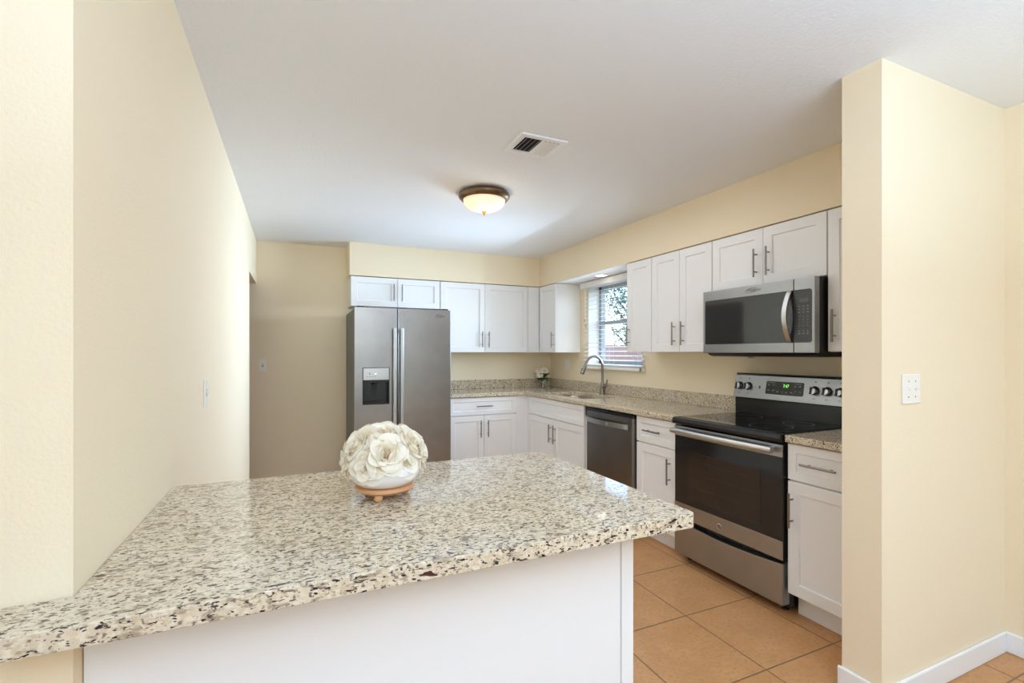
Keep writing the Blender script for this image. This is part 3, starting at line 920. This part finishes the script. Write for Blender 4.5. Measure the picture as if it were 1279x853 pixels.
for yy in (BY0 + .11, (BY0 + BY1) / 2, BY1 - .11):
    MB().tube([(2.8445, yy, 1.19), (2.8445, yy, 2.045)], .0009, 5).tube([(2.8955, yy, 1.19), (2.8955, yy, 2.045)], .0009, 5).done('ladder_cord', m_blind, bl)
MB().tube([(2.838, BY1 - .055, 2.04), (2.838, BY1 - .055, 1.70)], .0012, 5).tube([(2.838, BY1 - .070, 2.04), (2.838, BY1 - .070, 1.64)], .0012, 5).done('pull_cord', m_blind, bl)
m_tas = Mat('grey tassel', srgb(170, 165, 158), .5).m
for yy, z in ((BY1 - .055, 1.67), (BY1 - .070, 1.61)): MB().lathe([(0, .032), (.004, .03), (.008, .004), (.0065, 0), (0, 0)], (2.838, yy, z), 12).done('cord_tassel', m_tas, bl, smooth=True)
MB().box(2.84, 2.8455, BY0 - .002, BY0 + .02, 1.162, 1.196).done('end_clip', m_plate2, bl)

# ------------------------------------------------------------------ wall plates
def plate(label, T, w, z, hw, hh, kind, name='light_switch'):
    o = thing(name, label, 'switch' if 'switch' in name else 'outlet', T(w, 0, z))
    MB(T).box(w - hw, w + hw, .0004, .006, z - hh, z + hh).done('cover_plate', m_plate, o, bevel=.003)
    if kind == 'toggle':
        MB(T).box(w - .005, w + .005, .0062, .016, z - .002, z + .011).done('toggle', m_plate, o, bevel=.001)
        MB(T).box(w - .007, w + .007, .0061, .0066, z - .014, z + .014).done('slot', m_plate2, o)
    elif kind == 'double':
        for q in (-.023, .023):
            MB(T).box(w + q - .005, w + q + .005, .0062, .015, z - .002, z + .011).done('toggle', m_plate, o, bevel=.001)
            for zz in (-.03, .03): MB(T).lathe([(0, .0062), (.003, .0062), (.002, .0075), (0, .0075)], (w + q, 0, z + zz), 10, axis='d').done('screw', m_plate2, o)
    else:
        for q in kind:
            MB(T).box(w + q - .0165, w + q + .0165, .0062, .0085, z - .034, z + .034).done('rocker', m_plate, o, bevel=.0015)
    return o
plate('white double switch plate on the partition wall at right', face_back(PY0), 2.163, 1.194, .060, .057, 'double')
plate('single white switch plate on the shaded tan back wall beside the doorway', face_back(YB), -.291, 1.212, .036, .058, 'toggle')
plate('single white switch plate on the left wall, seen nearly edge-on', lambda w, d, z: (XL + d, w, z), 2.357, 1.166, .036, .058, 'toggle')
plate('white double outlet plate on the wall between corner cabinet and window', face_right(XR), 4.865, 1.192, .060, .058, (-.023, .023), 'wall_outlet')

# ------------------------------------------------------------------ ceiling fittings
LX, LY = 1.175, 3.075
cl = thing('ceiling_light', 'round bronze flush-mount ceiling light with glowing frosted dome', 'light', (LX, LY, ZC))
MB().lathe([(0, -.001), (.150, -.001), (.168, -.008), (.176, -.022), (.174, -.034), (.160, -.050), (.150, -.056), (.143, -.052), (.143, -.02), (0, -.02)], (LX, LY, ZC), 64).done('metal_rim', m_bronze, cl, smooth=True)
dm = [(.1425, -.052)]
for i in range(1, 15):
    a = R(90 * i / 14)
    dm.append((max(.1425 * math.cos(a), 0), -.052 - .078 * math.sin(a)))
dm[-1] = (0, dm[-1][1])
MB().lathe(dm, (LX, LY, ZC), 64).done('glass_dome', m_dome, cl, smooth='all')
MB().lathe([(0, -.124), (.016, -.128), (.018, -.134), (.008, -.140), (.005, -.148), (.006, -.152), (0, -.156)], (LX, LY, ZC), 20).done('finial', m_brass, cl, smooth=True)
for i in range(2):
    lamp('ceiling_bulb', 'POINT', (LX + (.06 if i else -.06), LY, ZC - .26), (0, 0, 0), .7, (1, .86, .68), shadow_soft_size=.06)

rl = thing('recessed_light', 'small round recessed light in the white soffit above the sink', 'light', (2.735, 3.95, SOFF_Z - .006))
MB().lathe([(.055, -.0005), (.068, -.0005), (.066, -.004), (.055, -.003)], (2.735, 3.95, SOFF_Z - .006), 36).done('trim_ring', m_trim, rl, smooth=True)
MB().lathe([(0, -.001), (.0548, -.001), (.05, -.0025), (0, -.0028)], (2.735, 3.95, SOFF_Z - .006), 36).done('lens', m_can, rl, smooth=True)
lamp('sink_downlight', 'SPOT', (2.735, 3.95, SOFF_Z - .02), (0, 0, 0), 9, (1, .84, .66), spot_size=R(120), spot_blend=.8, shadow_soft_size=.05)

vx0, vx1, vy0, vy1 = 1.020, 1.282, 2.145, 2.380
vt = thing('ceiling_vent', 'white square ceiling air vent with angled louvres', 'vent', (1.15, 2.26, ZC))
f_ = MB()
b_ = .034
for q in ((vx0, vx1, vy0, vy0 + b_), (vx0, vx1, vy1 - b_, vy1), (vx0, vx0 + b_, vy0 + b_, vy1 - b_), (vx1 - b_, vx1, vy0 + b_, vy1 - b_)):
    f_.box(q[0], q[1], q[2], q[3], ZC - .010, ZC - .0005)
f_.done('frame', m_trim, vt, bevel=.003)
MB().box(vx0 + b_, vx1 - b_, vy0 + b_, vy1 - b_, ZC - .0015, ZC - .0005).done('duct_opening', Mat('dark duct', srgb(40, 38, 36), .8).m, vt)
nl = 8
for i in range(nl):
    x = vx0 + b_ + .012 + i * (vx1 - vx0 - 2 * b_ - .024) / (nl - 1)
    sgn = -1 if i < nl / 2 else 1
    L = MB()
    a = .0078
    L.prism([(x - sgn * a, ZC - .003), (x + sgn * a, ZC - .0175), (x + sgn * a + .0012, ZC - .0165), (x - sgn * a + .0012, ZC - .002)], vy0 + b_ + .001, vy1 - b_ - .001, axis='w') if False else None
    vs = []
    for yy in (vy0 + b_ + .001, vy1 - b_ - .001):
        for px, pz in ((x - sgn * a, ZC - .0025), (x + sgn * a, ZC - .0165), (x + sgn * a + .0012, ZC - .0155), (x - sgn * a + .0012, ZC - .0018)):
            vs.append(L.bm.verts.new((px, yy, pz)))
    L.f(vs[:4]); L.f(vs[4:])
    for k in range(4): L.f([vs[k], vs[(k + 1) % 4], vs[4 + (k + 1) % 4], vs[4 + k]])
    L.done('louvre', m_trim, vt)

# ------------------------------------------------------------------ flowers
def rose_mesh(name, Rr, layers, seed, mat, nu=6, nv=7):
    """One rose opening towards +Z, centre of its base at the origin."""
    rnd = random.Random(seed)
    bm = bmesh.new()
    hl = bm.verts.layers.float.new('heart')
    for li, (npet, tilt, length, width, r0, z0, wrap) in enumerate(layers):
        off = rnd.random() * 6.28
        for k in range(npet):
            phi0 = off + 2 * PI * k / npet + rnd.uniform(-.12, .12)
            tl = R(tilt + rnd.uniform(-6, 6)); ln = length * Rr * rnd.uniform(.92, 1.08); wd = width * Rr * rnd.uniform(.92, 1.1)
            ph1, ph2 = rnd.uniform(0, 6.28), rnd.uniform(0, 6.28)
            curl = R(rnd.uniform(20, 45)) if tilt > 25 else R(rnd.uniform(-14, 8))
            grid = []
            for j in range(nv + 1):
                v = j / nv
                row = []
                for i in range(nu + 1):
                    u = -1 + 2 * i / nu
                    ve = v * (1 - .22 * u * u * v)
                    # profile along the petal: starts steeper, opens towards the tip
                    r, z = r0 * Rr, z0 * Rr
                    steps = 8
                    for q in range(steps):
                        f = (q + .5) / steps * ve
                        an = tl * (.45 + .75 * f) + curl * max(0, f - .62) * 2.6
                        r += math.sin(an) * ln * ve / steps
                        z += math.cos(an) * ln * ve / steps
                    hw = wd * (.30 + .70 * math.sin(PI * min(1, .08 + .62 * v)))
                    hw *= math.sqrt(max(.05, 1 - max(0, v - .72) ** 2 * 6))
                    ang = u * hw / max(r, wrap * Rr)
                    ang = max(-1.5, min(1.5, ang))
                    ph = phi0 + ang
                    cup = (.10 * u * u) * wd * (1 if tilt < 60 else .5)
                    ruf = v ** 2 * Rr * .030 * math.sin(2.4 * u + ph1) + v ** 3 * Rr * .010 * math.sin(5.0 * u + ph2)
                    rr = r - cup * .5
                    zz = z + cup * math.sin(tl) + ruf * math.sin(tl)
                    rr += ruf * math.cos(tl)
                    vert = bm.verts.new((rr * math.cos(ph), rr * math.sin(ph), zz))
                    vert[hl] = max(0, min(1, (1 - v) * 1.1)) * (1.0 if li < 4 else .45)
                    row.append(vert)
                grid.append(row)
            for j in range(nv):
                for i in range(nu):
                    bm.faces.new([grid[j][i], grid[j][i + 1], grid[j + 1][i + 1], grid[j + 1][i]])
    # closed bud at the heart
    rows = []
    for j in range(7):
        t = j / 6
        rr = Rr * .17 * math.sin(PI * min(.999, .18 + .82 * t)) ** .8
        zz = Rr * (.12 + .62 * t)
        row = []
        for i in range(12):
            a = 2 * PI * i / 12 + t * .9
            vert = bm.verts.new((rr * (1 + .10 * math.sin(3 * a)) * math.cos(a), rr * (1 + .10 * math.sin(3 * a)) * math.sin(a), zz))
            vert[hl] = .9 - .3 * t
            row.append(vert)
        rows.append(row)
    for A, B in zip(rows, rows[1:]):
        for i in range(12):
            bm.faces.new([A[i], A[(i + 1) % 12], B[(i + 1) % 12], B[i]])
    bm.faces.new(rows[-1])
    me = bpy.data.meshes.new(name)
    bm.to_mesh(me); bm.free()
    me.polygons.foreach_set('use_smooth', [True] * len(me.polygons))
    me.materials.append(mat)
    return me
BIG = [(2, -2, .46, .42, .03, .34, .05), (3, 0, .54, .48, .07, .28, .09), (3, 6, .62, .56, .11, .22, .13), (4, 14, .72, .64, .15, .15, .18), (4, 28, .84, .76, .18, .08, .24), (5, 46, .98, .90, .2, .04, .3), (5, 64, 1.12, 1.0, .22, .01, .3), (6, 80, 1.2, 1.0, .22, 0, .3)]
def petals_obj(me, parent=None):
    o = bpy.data.objects.new('petals', me)
    C.objects.link(o)
    if parent: o.parent = parent
    return o
def orient(n, spin):
    q = Vector((0, 0, 1)).rotation_difference(Vector(n).normalized())
    return (q.to_matrix() @ Matrix.Rotation(spin, 3, 'Z')).to_euler()

# flower bowl on the peninsula
BX, BYc = .236, 1.425
Z0 = CT
st_ = thing('flower_bowl', 'round white ceramic bowl on a footed wooden stand on the peninsula', 'bowl', (BX, BYc, Z0))
MB().lathe([(0, .020), (.074, .020), (.082, .026), (.082, .034), (.074, .036), (0, .036)], (BX, BYc, Z0), 48).done('wooden_stand', m_stand, st_, smooth=True)
for i in range(3):
    a = R(-115 + 120 * i)
    MB().lathe([(0, .0003), (.006, .0006), (.011, .005), (.0125, .011), (.010, .018), (.009, .0205), (0, .0205)], (BX + .062 * math.cos(a), BYc + .062 * math.sin(a), Z0), 16).done('foot', m_stand, st_, smooth=True)
MB().lathe([(0, .0365), (.066, .0365), (.078, .040), (.096, .056), (.107, .078), (.108, .092), (.100, .106), (.088, .114), (.082, .115), (.082, .111), (.092, .104), (.100, .091), (.099, .079), (.088, .060), (.070, .046), (0, .044)], (BX, BYc, Z0), 56).done('bowl', m_ceramic, st_, smooth=True)
MB().lathe([(0, .130), (.04, .128), (.078, .112), (.078, .098), (0, .098)], (BX, BYc, Z0), 24).done('floral_foam', m_stem, st_, smooth=True)

big = [rose_mesh('rose_petals', .050, BIG, 11 + i, m_petal) for i in range(3)]
DC = Vector((BX, BYc, Z0 + .108))
spec = []
def dome(az, pol, rad, label, size=1.0):
    spec.append((az, pol, rad, label, size))
dome(-96, 22, .084, 'cream rose crowning the top of the bowl bouquet, yellow heart showing', 1.08)
dome(-99, 68, .086, 'large open cream rose at the front centre of the bowl bouquet', 1.06)
dome(-34, 56, .084, 'cream rose at the right side of the bowl bouquet, facing front right', 1.10)
dome(-156, 56, .084, 'cream rose at the left side of the bowl bouquet, facing front left', 1.12)
dome(24, 52, .082, 'cream rose at the back right of the bowl bouquet, only its rim showing', 1.08)
dome(86, 52, .082, 'cream rose at the back of the bowl bouquet, behind the top rose', 1.08)
dome(148, 52, .082, 'cream rose at the back left of the bowl bouquet, only its rim showing', 1.08)
dome(-126, 90, .086, 'drooping cream rose low at the front left, overlapping the bowl rim', .98)
dome(-62, 88, .084, 'low cream rose at the front right, overlapping the bowl rim', .92)
dome(-12, 86, .088, 'low cream rose at the far right edge of the bowl bouquet', 1.0)
dome(-178, 88, .088, 'low cream rose at the far left edge of the bowl bouquet', 1.0)
dome(50, 88, .086, 'low cream rose at the rear right of the bowl bouquet', .95)
dome(122, 88, .086, 'low cream rose at the rear left of the bowl bouquet', .95)
for i, (az, pol, rad, label, size) in enumerate(spec):
    n = Vector((math.sin(R(pol)) * math.cos(R(az)), math.sin(R(pol)) * math.sin(R(az)), math.cos(R(pol))))
    base = DC + Vector((n.x * rad, n.y * rad, n.z * rad * .76))
    r_ = thing('cream_rose', label, 'flower', base - n * .01, 'cream roses in the white bowl')
    r_.rotation_euler = orient(n, i * 1.3)
    o = petals_obj(big[i % 3], r_)
    o.scale = (size, size, size)
    sp = MB()
    sp.lathe([(0, -.010), (.006, -.008), (.012, .002), (.014, .010), (0, .010)], (0, 0, 0), 10)
    s_o = sp.done('calyx', m_stem, None, smooth=True); s_o.parent = r_

# small vase of white roses in the corner
VX, VY = 2.70, 5.105
va = thing('glass_vase', 'small clear glass vase holding white roses in the far counter corner', 'vase', (VX, VY, CT))
MB().lathe([(0, .0006), (.040, .0006), (.044, .004), (.046, .05), (.050, .095), (.0475, .095), (.0435, .05), (.0415, .010), (0, .010)], (VX, VY, CT), 32).done('glass', m_glass, va, smooth=True)
MB().lathe([(0, .0105), (.041, .0105), (.0425, .05), (.0428, .056), (0, .056)], (VX, VY, CT), 32).done('water', glassmat('water', (.9, .95, .9, 1)), va, smooth=True)
SMALL = [(3, 0, .55, .50, .05, .30, .10), (3, 12, .66, .62, .12, .22, .16), (4, 30, .80, .80, .16, .1, .22), (5, 52, .96, .95, .2, .04, .3), (6, 78, 1.05, 1.0, .22, 0, .3)]
sm_ = [rose_mesh('small_rose_petals', .043, SMALL, 40 + i, m_petal2, 5, 5) for i in range(2)]
vs_ = [(-160, 62, 'white rose at the left of the glass vase bouquet'), (-195, 48, 'white rose at the upper back left of the glass vase bouquet'),
       (-95, 48, 'white rose at the front centre of the glass vase bouquet'), (-20, 58, 'white rose at the right of the glass vase bouquet'),
       (30, 40, 'white rose at the upper right of the glass vase bouquet'), (-60, 20, 'white rose at the top of the glass vase bouquet'),
       (-140, 84, 'low white rose at the front left of the glass vase bouquet'), (-48, 80, 'low white rose at the front right of the glass vase bouquet')]
def leaf(m, p, d, n, l, w_):
    d = Vector(d).normalized(); side = d.cross(Vector(n)).normalized(); up = side.cross(d)
    A = []
    for j in range(5):
        t = j / 4
        hw = w_ * math.sin(PI * min(.97, .06 + .9 * t))
        c = Vector(p) + d * l * t - up * .25 * l * t * t
        A.append((m.bm.verts.new(c - side * hw + up * .12 * l * .3), m.bm.verts.new(c), m.bm.verts.new(c + side * hw + up * .12 * l * .3)))
    for a, b in zip(A, A[1:]):
        m.f([a[0], a[1], b[1], b[0]]); m.f([a[1], a[2], b[2], b[1]])
for i, (az, pol, label) in enumerate(vs_):
    n = Vector((math.sin(R(pol)) * math.cos(R(az)), math.sin(R(pol)) * math.sin(R(az)), math.cos(R(pol))))
    base = Vector((VX, VY, CT + .155)) + Vector((n.x * .068, n.y * .068, n.z * .058))
    r_ = thing('white_rose', label, 'flower', base, 'white roses in the glass vase')
    r_.rotation_euler = (0, 0, 0)
    o = petals_obj(sm_[i % 2], r_)
    o.rotation_euler = orient(n, i * 1.1)
    foot = Vector((VX - n.x * .018, VY - n.y * .018, CT + .016 + i * .001))
    mid = Vector((VX + n.x * .018, VY + n.y * .018, CT + .10))
    MB().tube([tuple(base + n * .008), tuple(base - n * .012), tuple(mid), tuple(foot)], [.0045, .0026, .0024, .0022], 6).done('stem', m_stem, r_, smooth=True)
    lf = MB()
    for q in (-1, 1):
        a = R(az) + q * .55
        dd_ = Vector((math.cos(a), math.sin(a), -.15 + .3 * (i % 2)))
        leaf(lf, mid + Vector((0, 0, .012)), dd_, (0, 0, 1), .068, .024)
        leaf(lf, mid + Vector((0, 0, .020)), (dd_.x * .8, dd_.y * .8, .75), (0, 0, 1), .105, .022)
    lo = lf.done('leaves', m_leaf, r_, smooth='all', keepn=True)
    lo.modifiers.new('thickness', 'SOLIDIFY').thickness = .0006

for o in bpy.data.objects:
    if '_o' in o: del o['_o']
